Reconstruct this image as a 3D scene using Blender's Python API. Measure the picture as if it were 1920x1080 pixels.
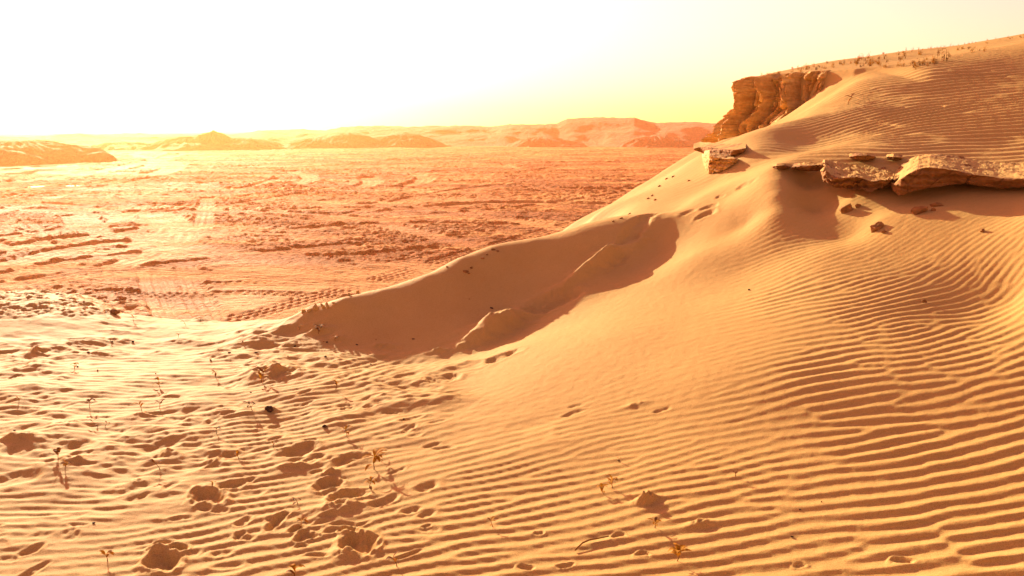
import bpy, math, random
import numpy as np
for o in list(bpy.data.objects): bpy.data.objects.remove(o)
# ------------------------------------------------------------------ camera, sky, sun, exposure
SC = bpy.context.scene
COL = SC.collection
F = 1400.0; CAMZ = 1.7; TH = math.atan(295/1400)
cam_d = bpy.data.cameras.new('camera'); cam = bpy.data.objects.new('camera', cam_d); COL.objects.link(cam)
cam.location = (0, 0, CAMZ); cam.rotation_euler = (math.pi/2 - TH, 0, 0)
cam_d.sensor_width = 36; cam_d.lens = 36*F/1920; cam_d.clip_start = .05; cam_d.clip_end = 5000
cam_d.dof.use_dof = False
SC.camera = cam
SUN_AZ, SUN_EL = math.radians(-30), math.radians(16)
world = bpy.data.worlds.new('World'); SC.world = world; world.use_nodes = True
wn = world.node_tree; wn.nodes.clear()
sky = wn.nodes.new('ShaderNodeTexSky'); sky.sky_type = 'NISHITA'; sky.sun_disc = False
sky.sun_elevation = SUN_EL; sky.sun_rotation = SUN_AZ
sky.dust_density = 1.5; sky.air_density = 1.0; sky.ozone_density = 1.0
tint = wn.nodes.new('ShaderNodeMix'); tint.data_type = 'RGBA'; tint.blend_type = 'MULTIPLY'
tint.inputs['Factor'].default_value = 1; tint.inputs['B'].default_value = (1.7, .61, .47, 1)
bg = wn.nodes.new('ShaderNodeBackground'); bg.inputs['Strength'].default_value = .09
wo = wn.nodes.new('ShaderNodeOutputWorld')
wn.links.new(sky.outputs['Color'], tint.inputs['A']); wn.links.new(tint.outputs['Result'], bg.inputs['Color'])
wn.links.new(bg.outputs[0], wo.inputs[0])
sd = bpy.data.lights.new('sun', 'SUN'); sun = bpy.data.objects.new('sun', sd); COL.objects.link(sun)
sd.energy = 5.0; sd.angle = math.radians(.6); sd.color = (1, .86, .56)
# sun direction: from where it comes
sx, sy, sz = math.sin(SUN_AZ)*math.cos(SUN_EL), math.cos(SUN_AZ)*math.cos(SUN_EL), math.sin(SUN_EL)
from mathutils import Vector
sun.rotation_euler = Vector((sx, sy, sz)).to_track_quat('Z', 'Y').to_euler()
SC.view_settings.view_transform = 'Standard'; SC.view_settings.look = 'None'
SC.view_settings.exposure = 1.9; SC.view_settings.gamma = 1
SC.cycles.volume_bounces = 1; SC.cycles.max_bounces = 6

# ------------------------------------------------------------------ helpers
rng = np.random.default_rng(7)
def ray(px, py):
    X = (px-960)/F; Y = (540-py)/F
    return np.array([X, math.cos(TH)+Y*math.sin(TH), -math.sin(TH)+Y*math.cos(TH)])
def P_r(px, py, r):
    d = ray(px, py); t = r/math.hypot(d[0], d[1]); return (d[0]*t, d[1]*t, CAMZ+d[2]*t)
def P_z(px, py, z):
    d = ray(px, py); t = (z-CAMZ)/d[2]; return (d[0]*t, d[1]*t, z)
def project(x, y, z):
    x, y, z = np.asarray(x), np.asarray(y), np.asarray(z)-CAMZ
    dep = y*math.cos(TH) - z*math.sin(TH); up = y*math.sin(TH)+z*math.cos(TH)
    return 960+F*x/dep, 540-F*up/dep
def _h(ix, iy, seed):
    h = (ix.astype(np.int64)*374761393 + iy.astype(np.int64)*668265263 + seed*1442695041) & 0xffffffff
    h = ((h ^ (h >> 13))*1274126177) & 0xffffffff
    h = ((h ^ (h >> 16))*2246822519) & 0xffffffff
    return ((h ^ (h >> 15)) & 0xffffff)/float(0x1000000)
def perlin(x, y, seed=0):
    x = np.asarray(x, float); y = np.asarray(y, float)
    xi = np.floor(x); yi = np.floor(y); fx = x-xi; fy = y-yi
    u = fx*fx*fx*(fx*(fx*6-15)+10); v = fy*fy*fy*(fy*(fy*6-15)+10)
    def g(dx, dy):
        a = _h(xi+dx, yi+dy, seed)*2*np.pi
        return np.cos(a)*(fx-dx)+np.sin(a)*(fy-dy)
    n0 = g(0, 0)*(1-u)+g(1, 0)*u; n1 = g(0, 1)*(1-u)+g(1, 1)*u
    return (n0*(1-v)+n1*v)*1.5
def fbm(x, y, seed=0, o=4, gain=.5):
    s = 0; a = 1
    for i in range(o):
        s = s + a*perlin(x*2**i, y*2**i, seed+i*17); a *= gain
    return s
def ridged(x, y, seed=0, o=4, gain=.55):
    s = 0; a = 1
    for i in range(o):
        s = s + a*(1-2*np.abs(perlin(x*2**i, y*2**i, seed+i*17))); a *= gain
    return s
def voro(x, y, seed=0):
    """F1 distance, F2 distance and a cell hash"""
    xi = np.floor(x); yi = np.floor(y); f1 = np.full(x.shape, 9.); f2 = f1.copy(); hh = np.zeros(x.shape)
    for dx in (-1, 0, 1):
        for dy in (-1, 0, 1):
            cx = xi+dx; cy = yi+dy
            d = np.hypot(cx+_h(cx, cy, seed)-x, cy+_h(cx, cy, seed+5)-y)
            n = d < f1
            f2 = np.where(n, f1, np.minimum(f2, d)); hh = np.where(n, _h(cx, cy, seed+9), hh); f1 = np.where(n, d, f1)
    return f1, f2, hh
def sst(a, b, x):
    t = np.clip((x-a)/(b-a), 0, 1); return t*t*(3-2*t)
class RBF:
    def __init__(s, pts, vals, smooth=0., fn='tps'):
        s.p = np.array(pts, float); v = np.array(vals, float); s.fn = fn
        n = len(s.p); K = s.k(s.p[:, None]-s.p[None]) + np.eye(n)*smooth
        Q = np.c_[np.ones(n), s.p]; A = np.block([[K, Q], [Q.T, np.zeros((3, 3))]])
        w = np.linalg.lstsq(A, np.r_[v, 0, 0, 0], rcond=None)[0]; s.w = w[:n]; s.c = w[n:]
    def k(s, d):
        r2 = (d**2).sum(-1)
        return .5*r2*np.log(r2+1e-12) if s.fn == 'tps' else -np.sqrt(r2+1e-4)
    def __call__(s, a, b):
        a = np.asarray(a, float); b = np.asarray(b, float)
        o = s.c[0]+s.c[1]*a+s.c[2]*b
        for (pa, pb), w in zip(s.p, s.w):
            r2 = (a-pa)**2+(b-pb)**2
            o = o + w*(.5*r2*np.log(r2+1e-12) if s.fn == 'tps' else -np.sqrt(r2+1e-4))
        return o
def grid_mesh(name, X, Y, Z, mat, smooth=True, attrs=None):
    """one mesh from (rows, cols) arrays"""
    nr, nc = X.shape
    co = np.stack([X, Y, Z], -1).reshape(-1, 3).astype(np.float32)
    i = np.arange(nr*nc, dtype=np.int32).reshape(nr, nc)
    q = np.stack([i[:-1, :-1], i[:-1, 1:], i[1:, 1:], i[1:, :-1]], -1).reshape(-1, 4)
    me = bpy.data.meshes.new(name); nq = len(q)
    me.vertices.add(len(co)); me.vertices.foreach_set('co', co.ravel())
    me.loops.add(nq*4); me.loops.foreach_set('vertex_index', q.ravel())
    me.polygons.add(nq); me.polygons.foreach_set('loop_start', np.arange(0, nq*4, 4, dtype=np.int32))
    me.polygons.foreach_set('use_smooth', np.full(nq, smooth)); me.update(calc_edges=True)
    for k, v in (attrs or {}).items():
        a = me.attributes.new(k, 'FLOAT', 'POINT'); a.data.foreach_set('value', v.ravel().astype(np.float32))
    me.materials.append(mat); ob = bpy.data.objects.new(name, me); COL.objects.link(ob); return ob
def poly_mesh(name, verts, faces, mat, parent=None, smooth=False):
    me = bpy.data.meshes.new(name); me.from_pydata([tuple(v) for v in verts], [], faces); me.update()
    if smooth: me.polygons.foreach_set('use_smooth', np.full(len(me.polygons), True))
    me.materials.append(mat); ob = bpy.data.objects.new(name, me); COL.objects.link(ob)
    if parent: ob.parent = parent
    return ob
def tag(o, label, cat, group=None):
    o['label'] = label; o['category'] = cat
    if group: o['group'] = group
    return o
def structure(o): o['kind'] = 'structure'; return o

# ------------------------------------------------------------------ materials
def new_mat(name):
    m = bpy.data.materials.new(name); m.use_nodes = True
    nt = m.node_tree; b = nt.nodes['Principled BSDF']; return m, nt, b
def N(nt, t, **kw):
    n = nt.nodes.new(t)
    for k, v in kw.items():
        if k in n.inputs: n.inputs[k].default_value = v
        else: setattr(n, k, v)
    return n
def ramp(nt, src, stops):
    r = nt.nodes.new('ShaderNodeValToRGB'); e = r.color_ramp.elements
    while len(e) < len(stops): e.new(.5)
    for el, (p, c) in zip(e, stops): el.position = p; el.color = (*c, 1)
    nt.links.new(src, r.inputs[0]); return r.outputs[0]
def noise(nt, scale, detail=4, rough=.55, vec=None):
    n = N(nt, 'ShaderNodeTexNoise', Scale=scale, Detail=detail, Roughness=rough)
    if vec is None:
        g = nt.nodes.get('geo') or nt.nodes.new('ShaderNodeNewGeometry'); g.name = 'geo'; vec = g.outputs['Position']
    nt.links.new(vec, n.inputs['Vector']); return n.outputs['Fac']
def mixc(nt, f, a, b, mode='MIX'):
    m = nt.nodes.new('ShaderNodeMix'); m.data_type = 'RGBA'; m.blend_type = mode
    for v, k in ((f, 'Factor'), (a, 'A'), (b, 'B')):
        s = m.inputs[k] if k != 'Factor' else m.inputs[0]
        if k == 'A': s = m.inputs[6]
        if k == 'B': s = m.inputs[7]
        if isinstance(v, bpy.types.NodeSocket): nt.links.new(v, s)
        elif isinstance(v, tuple): s.default_value = (*v, 1)
        else: s.default_value = v
    return m.outputs[2]
def bump(nt, b, h, strength, dist, prev=None):
    n = N(nt, 'ShaderNodeBump', Strength=strength, Distance=dist); nt.links.new(h, n.inputs['Height'])
    if prev is not None: nt.links.new(prev, n.inputs['Normal'])
    nt.links.new(n.outputs[0], b.inputs['Normal']); return n.outputs[0]
def attr(nt, name):
    a = nt.nodes.new('ShaderNodeAttribute'); a.attribute_name = name; return a.outputs['Fac']

def sand_mat():
    m, nt, b = new_mat('fine_sand')
    c = ramp(nt, noise(nt, 1.2, 5), [(.3, (.390, .240, .082)), (.7, (.440, .284, .102))])
    sp = ramp(nt, noise(nt, 260, 2, .6), [(.30, (.66, .60, .52)), (.48, (1, 1, 1)), (.70, (1.12, 1.12, 1.14))])
    c = mixc(nt, 1.0, c, sp, 'MULTIPLY')
    c = mixc(nt, attr(nt, 'crust'), c, (.30, .150, .055))
    nt.links.new(c, b.inputs['Base Color']); b.inputs['Roughness'].default_value = .75
    b.inputs['Specular IOR Level'].default_value = .04
    if 'Diffuse Roughness' in b.inputs: b.inputs['Diffuse Roughness'].default_value = .25
    p = bump(nt, b, noise(nt, 170, 3, .7), .45, .004)
    bump(nt, b, noise(nt, 24, 4, .6), .35, .008, p)
    return m
SAND = sand_mat()

# ------------------------------------------------------------------ near terrain: control heights
ZP = [  # px, py, z : places whose height is known
 (-500,1500,0),(0,1300,.0),(500,1300,.0),(960,1300,.0),(-400,1080,0),(0,1080,0),(300,1080,0),(600,1080,0),(900,1080,.01),
 (1200,1080,.04),(1500,1080,.09),(1800,1080,.15),(2100,1080,.22),(1500,1350,.05),(2100,1350,.15),(2600,1400,.3),
 (-400,900,0),(0,900,0),(300,900,0),(600,900,0),(900,900,.02),(1150,900,.07),(-400,780,0),(0,780,.0),(300,780,-.01),(600,780,0),(800,780,.02),
 (950,780,.06),(1100,780,.12),(1000,700,.12),(860,715,.0),(700,700,.0),(500,690,-.02),(200,690,-.03),(-100,690,-.03),(-500,690,-.03),
 (1300,900,.12),(1500,900,.17),(1700,900,.22),(1900,900,.27),(2100,900,.32),(2500,900,.42),
 (1300,780,.21),(1500,780,.28),(1700,780,.33),(1900,780,.38),(1200,700,.24),(1350,700,.33),(1500,700,.39),(1700,700,.44),(1900,700,.48),(2150,700,.54),(2500,700,.6),
 (1150,620,.30),(1300,600,.41),(1420,600,.48),(1550,560,.60),(1700,560,.64),(1900,560,.68),(2200,560,.74),(1050,640,.20),(960,650,.10),
 (400,650,-.10),(200,655,-.10),(0,655,-.06),(-400,655,-.05),(500,640,-.06),
 (0,612,-.015),(100,610,-.02),(0,580,.03),(100,582,.01),(-300,585,.03),(50,562,.03),(-300,566,.04),(0,632,-.04),(180,612,-.07),(-400,612,0),(250,618,-.12),(330,612,-.13),(430,615,-.12),
]
RP = [  # px, py, r
 (1400,500,6.15),(1550,470,6.1),(1700,470,6.0),(1850,470,5.9),(2100,470,5.6),
 (1300,480,6.55),(1330,440,6.95),(1400,420,6.9),(1450,400,6.75),(1530,396,7.05),(1600,440,6.45),(1440,440,6.5),(1650,410,6.5),(1800,410,6.35),(1900,400,6.4),(2100,400,6.2),
 (1380,360,7.6),(1464,335,7.4),(1456,365,7.05),(1515,350,7.5),(1550,352,7.35),(1600,370,7.0),(1700,378,6.9),(1800,362,6.95),(1900,362,6.9),(2100,362,6.7),
 # ledge top
 (1460,312,7.7),(1550,305,7.8),(1650,298,7.9),(1760,298,7.9),(1850,318,7.7),(1920,332,7.5),(2100,330,7.3),
 # upper rippled slope
 (1446,240,9.6),(1420,262,9.2),(1405,285,8.75),(1500,262,9.35),(1550,264,9.25),(1500,285,8.8),(1600,270,8.6),(1700,260,8.7),(1850,260,8.7),(2000,260,8.6),(2200,260,8.4),
 (1520,215,10.7),(1600,200,10.4),(1700,180,10.8),(1850,170,10.8),(2000,160,10.8),(2200,150,10.5),
 (1420,255,11.0),(1485,224,11.4),(1565,177,11.8),(1605,153,12.2),(1450,238,12.2),(1500,213,12.3),(1540,188,12.5),(1570,168,12.7),(1595,144,12.9),(1700,135,12.6),(1850,115,12.8),(2000,95,13),(2200,70,13),
 (1600,128,13.3),(1680,118,13.8),(1760,108,14.2),(1850,90,14.6),(1920,75,15.0),(2100,40,15.3),
 # left spine: from the ledge down to the crest over the hollow
 (1330,284,9.9),(1358,262,11.2),(1300,300,10.0),(1400,320,8.3),(1350,330,8.6),(1290,330,9.2),(1230,372,8.7),
 (1310,370,7.9),(1240,340,9.8),(1170,378,9.6),(1330,400,7.35),(1110,412,9.2),(1170,400,8.6),(1260,395,7.9),
]
HC = [  # the hollow: crest px, py, r | foot px, py, z
 (570,588,6.75,560,625,-.04),(640,562,6.65,615,638,-.04),(720,543,6.75,690,658,-.055),(800,518,6.85,770,668,-.06),(870,484,7.05,845,668,-.045),
 (930,462,7.25,895,655,-.01),(1000,450,7.3,960,610,.08),(1080,438,7.3,1040,585,.19),(1160,424,7.4,1120,560,.30),(1230,412,7.5,1205,500,.48),
]
pts, vals = [], []
def addp(p): pts.append((math.atan2(p[0], p[1]), math.log(math.hypot(p[0], p[1])))); vals.append(p[2])
for a in ZP: addp(P_z(*a))
for a in RP: addp(P_r(*a))
for a in HC:
    c = np.array(P_r(*a[:3])); f = np.array(P_z(*a[3:])); addp(c); addp(f)
    for t in (.2, .4, .6, .8): addp(c*(1-t)+f*t-np.array([0, 0, (c[2]-f[2])*.62*t*(1-t)]))
# the far side of the silhouette: the slope falls to the pit at about 30 degrees
SILZ = [(-500,566,.03),(-200,556,.03),(0,548,.03),(120,552,.0),(190,568,-.10),(250,594,-.14),(300,600,-.15),(430,603,-.14),(510,600,-.05)]
SIL = [(a, b, (z-CAMZ)/ray(a, b)[2]*math.hypot(*ray(a, b)[:2])) for a, b, z in SILZ] + [
       (570,586,6.9),(640,560,6.8),(720,541,6.9),(800,516,7.0),
       (870,482,7.2),(930,460,7.4),(1000,448,7.5),(1060,436,7.8),(1110,408,9.9),(1170,374,10.3),(1235,334,10.8),(1300,296,11.0),(1345,268,12.0)]
for px, py, r in SIL:
    x, y, z = P_r(px, py, r); addp((x, y, z))
    for k, dr in ((((.35, .13), (1.2, .70)) if 900 < px < 1090 else ((.35, .13), (1.2, .78), (3., 2.2), (7, 4.4))) if px > 560 else ((.5, .15), (1.3, .6), (3., 1.9), (7, 4.4))):
        if px < 1090: dx, dy = x/r*k, y/r*k
        else: dx, dy = -.75*k, .66*k      # falls to the left
        addp((x+dx, y+dy, z-dr))
for a in [(1000,470,9.4),(1045,458,9.8)]: addp(P_r(*a))
for a in (-.9, -.7, -.5, -.3, -.1, .05, .15):
    for r in (19, 27): addp((r*math.sin(a), r*math.cos(a), -7.2))
TZ = RBF(pts, vals, smooth=6e-5)
# upper surface behind the cliff edge
UP = [(1385,152,15.2),(1420,146,14.9),(1470,140,14.2),(1540,134,13.5),(1600,130,13.0),(1640,124,13.2),(1700,112,13.9),
      (1385,150,16.0),(1440,139,16.2),(1500,127,16.5),(1560,116,16.8),(1620,107,17.),(1700,95,17.2),(1780,88,17.4),(1850,76,17.5),(1920,63,17.6),(2100,35,17.8),
      (1760,104,15.2),(1850,88,15.3),(1920,74,15.6),(2100,42,15.8)]
up, uv = [], []
for a in UP:
    p = P_r(*a); up.append((math.atan2(p[0], p[1]), math.log(math.hypot(p[0], p[1])))); uv.append(p[2])
for a in [(1385,150,20),(1500,127,20.5),(1620,107,21),(1780,88,21.5),(1920,65,22),(2100,40,22)]:
    p = P_r(*a); up.append((math.atan2(p[0], p[1]), math.log(math.hypot(p[0], p[1])))); uv.append(p[2]-.6)
UZ = RBF(up, uv, smooth=1e-4)
# cliff line in plan (left end is far, right end is near)
CL = [P_r(1384, 255, 17.5)[:2], P_r(1388, 255, 15.3)[:2], P_r(1418, 240, 14.6)[:2], P_r(1470, 215, 13.9)[:2], P_r(1540, 170, 13.2)[:2], P_r(1600, 135, 12.85)[:2], P_r(1700, 135, 12.9)[:2], P_r(1850, 135, 13.3)[:2], P_r(2200, 135, 13.9)[:2]]
def cliff_d(x, y):
    """signed distance to the cliff line: positive behind it (on the plateau)"""
    best = np.full(np.shape(x), 1e9); sg = np.ones(np.shape(x))
    for (ax, ay), (bx, by) in zip(CL[:-1], CL[1:]):
        vx, vy = bx-ax, by-ay; L = vx*vx+vy*vy
        t = np.clip(((x-ax)*vx+(y-ay)*vy)/L, 0, 1); dx, dy = x-ax-t*vx, y-ay-t*vy
        d = np.hypot(dx, dy); s = np.sign(vx*dy-vy*dx); n = d < best
        best = np.where(n, d, best); sg = np.where(n, s, sg)
    return best*sg
def base_z(x, y):
    az = np.arctan2(x, y); lr = np.log(np.hypot(x, y))
    z = TZ(az, lr)
    m = (az > .24) & (lr > math.log(11.5))
    if np.any(m):
        z = np.array(z, float)
        d = cliff_d(x[m], y[m]); u = UZ(az[m], lr[m]); wid = .10+1.6*sst(.425, .50, az[m]); w = sst(.10-wid, .10, d)
        z[m] = z[m]*(1-w) + np.maximum(u, z[m]*0+u)*w
    return z
def hit(px, py, f=None, lo=1.5, hi=24):
    """world point where the pixel's ray meets the near terrain"""
    d = ray(px, py); h = math.hypot(d[0], d[1])
    r = np.exp(np.linspace(math.log(lo), math.log(hi), 900)); x, y = d[0]/h*r, d[1]/h*r
    g = CAMZ+d[2]/h*r - (f or base_z)(x, y); k = np.argmax(g < 0)
    if g[k] >= 0: k = int(np.argmin(np.abs(g)))
    elif k > 0:
        t = g[k-1]/(g[k-1]-g[k]); return x[k-1]+(x[k]-x[k-1])*t, y[k-1]+(y[k]-y[k-1])*t
    return x[k], y[k]

# ------------------------------------------------------------------ ripples: samples px1,py1,px2,py2, vertical spacing in px, strength
RS = [
 (1100,1020,1500,950,29,.85),(1219,926,1400,890,23,.75),(1500,860,1900,800,30,1.0),(1500,1050,1900,990,38,1.0),(1450,730,1700,690,21,.95),(1600,600,1750,560,15,.85),
 (1740,500,1800,462,17,.8),(1850,640,1910,610,22,.9),(1860,480,1900,440,22,.9),(1700,450,1740,425,11,.5),(1410,480,1500,455,12,.8),(1420,570,1560,540,14,.85),
 (1480,360,1540,352,6,.25),(1440,410,1520,396,9,.5),(1480,290,1580,283,6,.45),(1650,230,1800,205,9.5,.9),(1520,240,1600,212,7,.7),(1750,160,1900,150,9,.75),(1850,110,1910,100,6,.5),
 (1700,285,1850,278,9,.8),(1800,230,1900,222,10,.9),
 (0,1000,150,1000,19,.75),(250,1010,450,985,22,.85),(600,1060,800,1025,27,.8),(850,950,1050,915,22,.75),(700,820,850,790,14,.5),(850,900,1000,870,19,.6),
 (100,900,300,895,13,.6),(350,870,500,850,14,.7),(100,730,300,732,7.5,.55),(300,680,450,676,6,.5),(50,660,200,660,5,.4),(560,650,600,625,6,.55),(620,700,700,680,8,.65),
 (780,760,860,738,10,.4),(950,830,1100,800,13,.35),(1100,850,1250,822,15,.45),(430,760,560,745,9,.55),(1000,1060,1200,1030,30,.85),
]
GX0, GX1, GY0, GY1, GS = -9., 12., 1.2, 16.5, .0165
gx = np.arange(GX0, GX1, GS); gy = np.arange(GY0, GY1, GS)
def ripple_grid():
    S = []
    for x1, y1, x2, y2, sp, a in RS:
        xm, ym = (x1+x2)/2, (y1+y2)/2
        A, B = np.array(hit(x1, y1)), np.array(hit(x2, y2)); C1, C2 = np.array(hit(xm, ym-sp/2)), np.array(hit(xm, ym+sp/2))
        t = (B-A)/np.linalg.norm(B-A); n = np.array([-t[1], t[0]]); lam = abs(np.dot(C1-C2, n))
        S.append((*np.array(hit(xm, ym)), math.atan2(n[1], n[0]), min(max(lam, .055), .26)*(.73 if ym > 320 else .72), a))
    S = np.array(S)
    print('ripples', np.round(np.c_[S[:, :2], np.degrees(S[:, 2]), S[:, 3]], 2).tolist())
    cx = gx[::12]; cy = gy[::12]; X, Y = np.meshgrid(cx, cy)
    W = 0; T = 0; L = 0
    for x, y, th, lam, a in S:
        s = .35+.06*math.hypot(x, y); w = 1/(((X-x)**2+(Y-y)**2)/s**2+.15)**1.6
        W = W+w; T = T+w*th; L = L+w*math.log(lam)
    T = T/W; L = L/W
    T += .14*fbm(X*.6, Y*.6, 3, 3)
    ny, nx = len(gy), len(gx)
    def up(C):
        fy = np.clip(np.arange(ny)/12, 0, C.shape[0]-1.001); fx = np.clip(np.arange(nx)/12, 0, C.shape[1]-1.001)
        iy = fy.astype(int); ix = fx.astype(int); ty = (fy-iy)[:, None]; tx = (fx-ix)[None]
        return (C[iy][:, ix]*(1-tx)+C[iy][:, ix+1]*tx)*(1-ty)+(C[iy+1][:, ix]*(1-tx)+C[iy+1][:, ix+1]*tx)*ty
    T = up(T).astype(np.float32); L = up(L).astype(np.float32)
    tb = np.arange(np.floor(T.min()/.2)*.2, T.max()+.2, .2); lb = np.arange(np.floor(L.min()/.28)*.28, L.max()+.28, .28)
    fx = np.fft.fftfreq(nx, GS)[None].astype(np.float32); fy = np.fft.fftfreq(ny, GS)[:, None].astype(np.float32)
    fr = np.hypot(fx, fy)+1e-6; fa = np.arctan2(fy, fx)
    u = rng.standard_normal((ny, nx)).astype(np.float32)
    for it in range(4):
        FU = np.fft.fft2(u); A = np.zeros((ny, nx), np.complex64)
        for t0 in tb:
            wt = np.clip(1-np.abs(T-t0)/.2, 0, 1)
            if wt.max() <= 0: continue
            da = np.angle(np.exp(1j*(fa-t0))); GA = np.exp(-.5*(da/.21)**2)
            for l0 in lb:
                w = wt*np.clip(1-np.abs(L-l0)/.28, 0, 1)
                if w.max() <= 0: continue
                G = GA*np.exp(-.5*(np.log(fr)+l0)**2/.17**2)
                A += w*np.fft.ifft2(FU*G).astype(np.complex64)
        m = np.abs(A); u = A.real/(m+.3*m.mean())
    ph = np.angle(A); q = m/(m+.22*m.mean())
    lam = np.exp(L)
    p = ph
    h = (np.cos(p)+.26*np.cos(2*p+1.2)+.06*np.cos(3*p+2.2))*q
    return (h*lam*.5).astype(np.float32)
RG = ripple_grid()
def samp(G, x, y):
    fx = np.clip((x-GX0)/GS, 0, len(gx)-1.01); fy = np.clip((y-GY0)/GS, 0, len(gy)-1.01)
    ix = fx.astype(int); iy = fy.astype(int); tx = fx-ix; ty = fy-iy
    return (G[iy, ix]*(1-tx)+G[iy, ix+1]*tx)*(1-ty)+(G[iy+1, ix]*(1-tx)+G[iy+1, ix+1]*tx)*ty
# ripple strength in the plan, from places read off the photograph
AM = [(a, b, c) for a, b, c in [((x1+x2)/2, (y1+y2)/2, a) for x1, y1, x2, y2, s, a in RS]] + [
 (950,720,.03),(900,780,.12),(1000,760,.08),(1100,700,0),(1020,620,0),(1300,650,.03),(1250,540,0),(1300,500,0),(1330,560,.02),(1150,680,0),(1080,640,0),(960,690,0),(1250,730,.05),(1350,440,.03),(1050,660,.02),(1200,650,.0),(1150,740,.12),(1300,700,.10),(1250,600,0),(1350,560,.06),(1350,480,.05),(1300,420,0),(1370,400,.05),(1370,650,.25),
 (1200,790,.3),(1380,760,.5),(1340,350,.05),(1400,330,.1),(1200,390,.15),(1100,425,.1),(1000,560,0),(900,560,0),(800,580,0),(700,610,0),(900,640,.02),(1100,500,0),(1200,460,0),
 (1600,420,.3),(1800,390,.15),(1700,400,.15),(1900,380,.1),(1600,340,.1),(1800,340,.1),(1430,250,.1),(1600,125,.1),(1700,118,.15),(860,700,.25),(650,560,.0),(540,600,.3),(50,620,.0),(200,610,.1)]
amp_f = None
def make_amp():
    global amp_f
    q = [hit(a, b) for a, b, c in AM]
    P = [(math.atan2(x, y), math.log(math.hypot(x, y))) for x, y in q]; V = [c for _, _, c in AM]
    P = np.array(P); V = np.array(V)
    def f(x, y):
        az = np.arctan2(x, y); lr = np.log(np.hypot(x, y)); W = 0; S = 0
        for (a, b), v in zip(P, V):
            w = 1/((az-a)**2+(lr-b)**2*1.3+.0006)**1.7; W = W+w; S = S+w*v
        return S/W*1.0
    amp_f = f
make_amp()

# ------------------------------------------------------------------ footprints and slumps: px, py, length px, width px, tilt deg, depth m, rim
FT = [ # foreground
 (388,933,74,40,-14,.055,1),(430,912,62,20,-18,.03,.8),(305,1050,88,44,-10,.06,1),(335,1026,46,18,-5,.035,.8),(672,1018,82,54,-8,.075,1.1),(655,992,48,16,-4,.04,.7),
 (560,845,92,26,-16,.045,.8),(590,862,60,18,-22,.03,.6),(655,862,92,24,-20,.04,.7),(615,908,66,24,-12,.05,.9),(650,930,84,30,-20,.045,1),(720,938,70,20,-26,.03,.6),
 (520,975,70,20,-38,.04,.7),(572,1004,50,22,-14,.04,.8),(555,990,40,14,-16,.03,.6),(450,1000,28,12,-8,.025,.8),(565,1022,34,10,-4,.02,.6),(770,955,50,16,-10,.02,.6),(800,912,60,20,-14,.022,.6),
 (60,805,90,18,-14,.035,.6),(60,1030,70,16,-26,.03,.7),(210,925,70,18,4,.03,.6),(255,935,50,14,-5,.022,.6),(330,790,60,14,-5,.02,.5),(280,742,60,12,-4,.025,.5),(320,744,60,10,2,.02,.5),
 (150,838,70,18,-8,.03,.5),(260,915,70,20,-14,.02,.5),(40,850,90,26,-4,.03,.5),(30,900,110,26,-3,.04,.6),(150,860,60,18,-25,.035,.5),(60,1070,90,16,-28,.03,.6),
 (800,985,26,9,-6,.012,.8),(1010,1000,26,9,-6,.014,.9),(1205,1040,34,12,-2,.02,1),(1060,1062,46,12,-8,.016,.9),(1160,1005,34,12,-6,.016,.9),(1500,1062,34,10,-4,.014,.9),(1690,1050,50,18,-6,.02,.9),(985,1065,40,14,0,.018,.8),
 # trail up the lit slope
 (826,712,92,20,-8,.04,.5),(940,668,78,17,-28,.035,.5),(760,705,70,10,-14,.014,.5),
 (700,762,56,10,-14,.02,.5),(735,772,52,9,-6,.018,.5),(770,785,60,9,-16,.018,.5),(820,790,50,8,-10,.012,.5),(810,832,46,9,-12,.015,.5),(660,700,80,12,-18,.018,.4),(700,745,80,10,-16,.02,.4),
 (1075,775,60,10,-14,.015,.5),(1240,770,46,9,-18,.015,.4),(1080,762,40,7,-8,.01,.4),
 (1032,566,128,34,-16,.085,.35),(1190,440,130,42,-44,.05,.3),(1325,402,50,14,-18,.035,.5),(1330,388,44,10,-14,.025,.5),(1290,398,44,10,-16,.02,.5),(1400,345,50,10,-22,.02,.6),(1350,368,26,8,-20,.015,.5),
]
MD = [ # mounds / small piles: px, py, length px, width px, tilt, height m
 (935,618,130,34,-28,.17),(1130,490,200,24,-32,.11),(560,872,110,20,-16,.02),(640,950,110,26,-10,.03),(620,888,60,14,-10,.02),(655,1038,90,18,-10,.02),(290,1028,60,14,-10,.02),
 (520,700,110,34,-10,.05),(70,665,50,18,0,.07),(60,690,90,22,-4,.04),(220,640,80,12,0,.03),(460,685,60,14,-14,.02),(720,650,60,10,0,.02),(820,662,70,8,-10,.02),
 (250,905,60,12,-14,.02),(310,855,60,18,-4,.04),(130,800,80,20,-6,.03),(130,870,120,26,-12,.035),(345,640,90,10,0,.03),(375,600,60,14,0,.05),(250,820,120,16,4,.02),(40,830,110,24,0,.05),
 (400,870,40,14,-8,.02),(1210,942,42,16,-20,.045),(1310,985,50,14,-10,.02),(1190,760,60,10,-16,.01),(505,770,44,10,-6,.025),
 (600,625,60,10,-14,.03),(530,655,60,10,-10,.02),(180,668,60,10,0,.02),(300,660,70,10,0,.02),(640,640,40,8,0,.02)]
_rf = random.Random(21)
for _ in range(85):
    _y = 660+_rf.random()**.9*400; _x = _rf.uniform(-60, 860-(_y-660)*.1)
    if _x > 620 and _y < 740: continue
    _s = .35+(_y-640)/420
    FT.append((_x, _y, _rf.uniform(26, 56)*_s+8, _rf.uniform(7, 13)*_s+2, _rf.uniform(-30, 4), _rf.uniform(.008, .02), _rf.uniform(.4, .9)))
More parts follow.
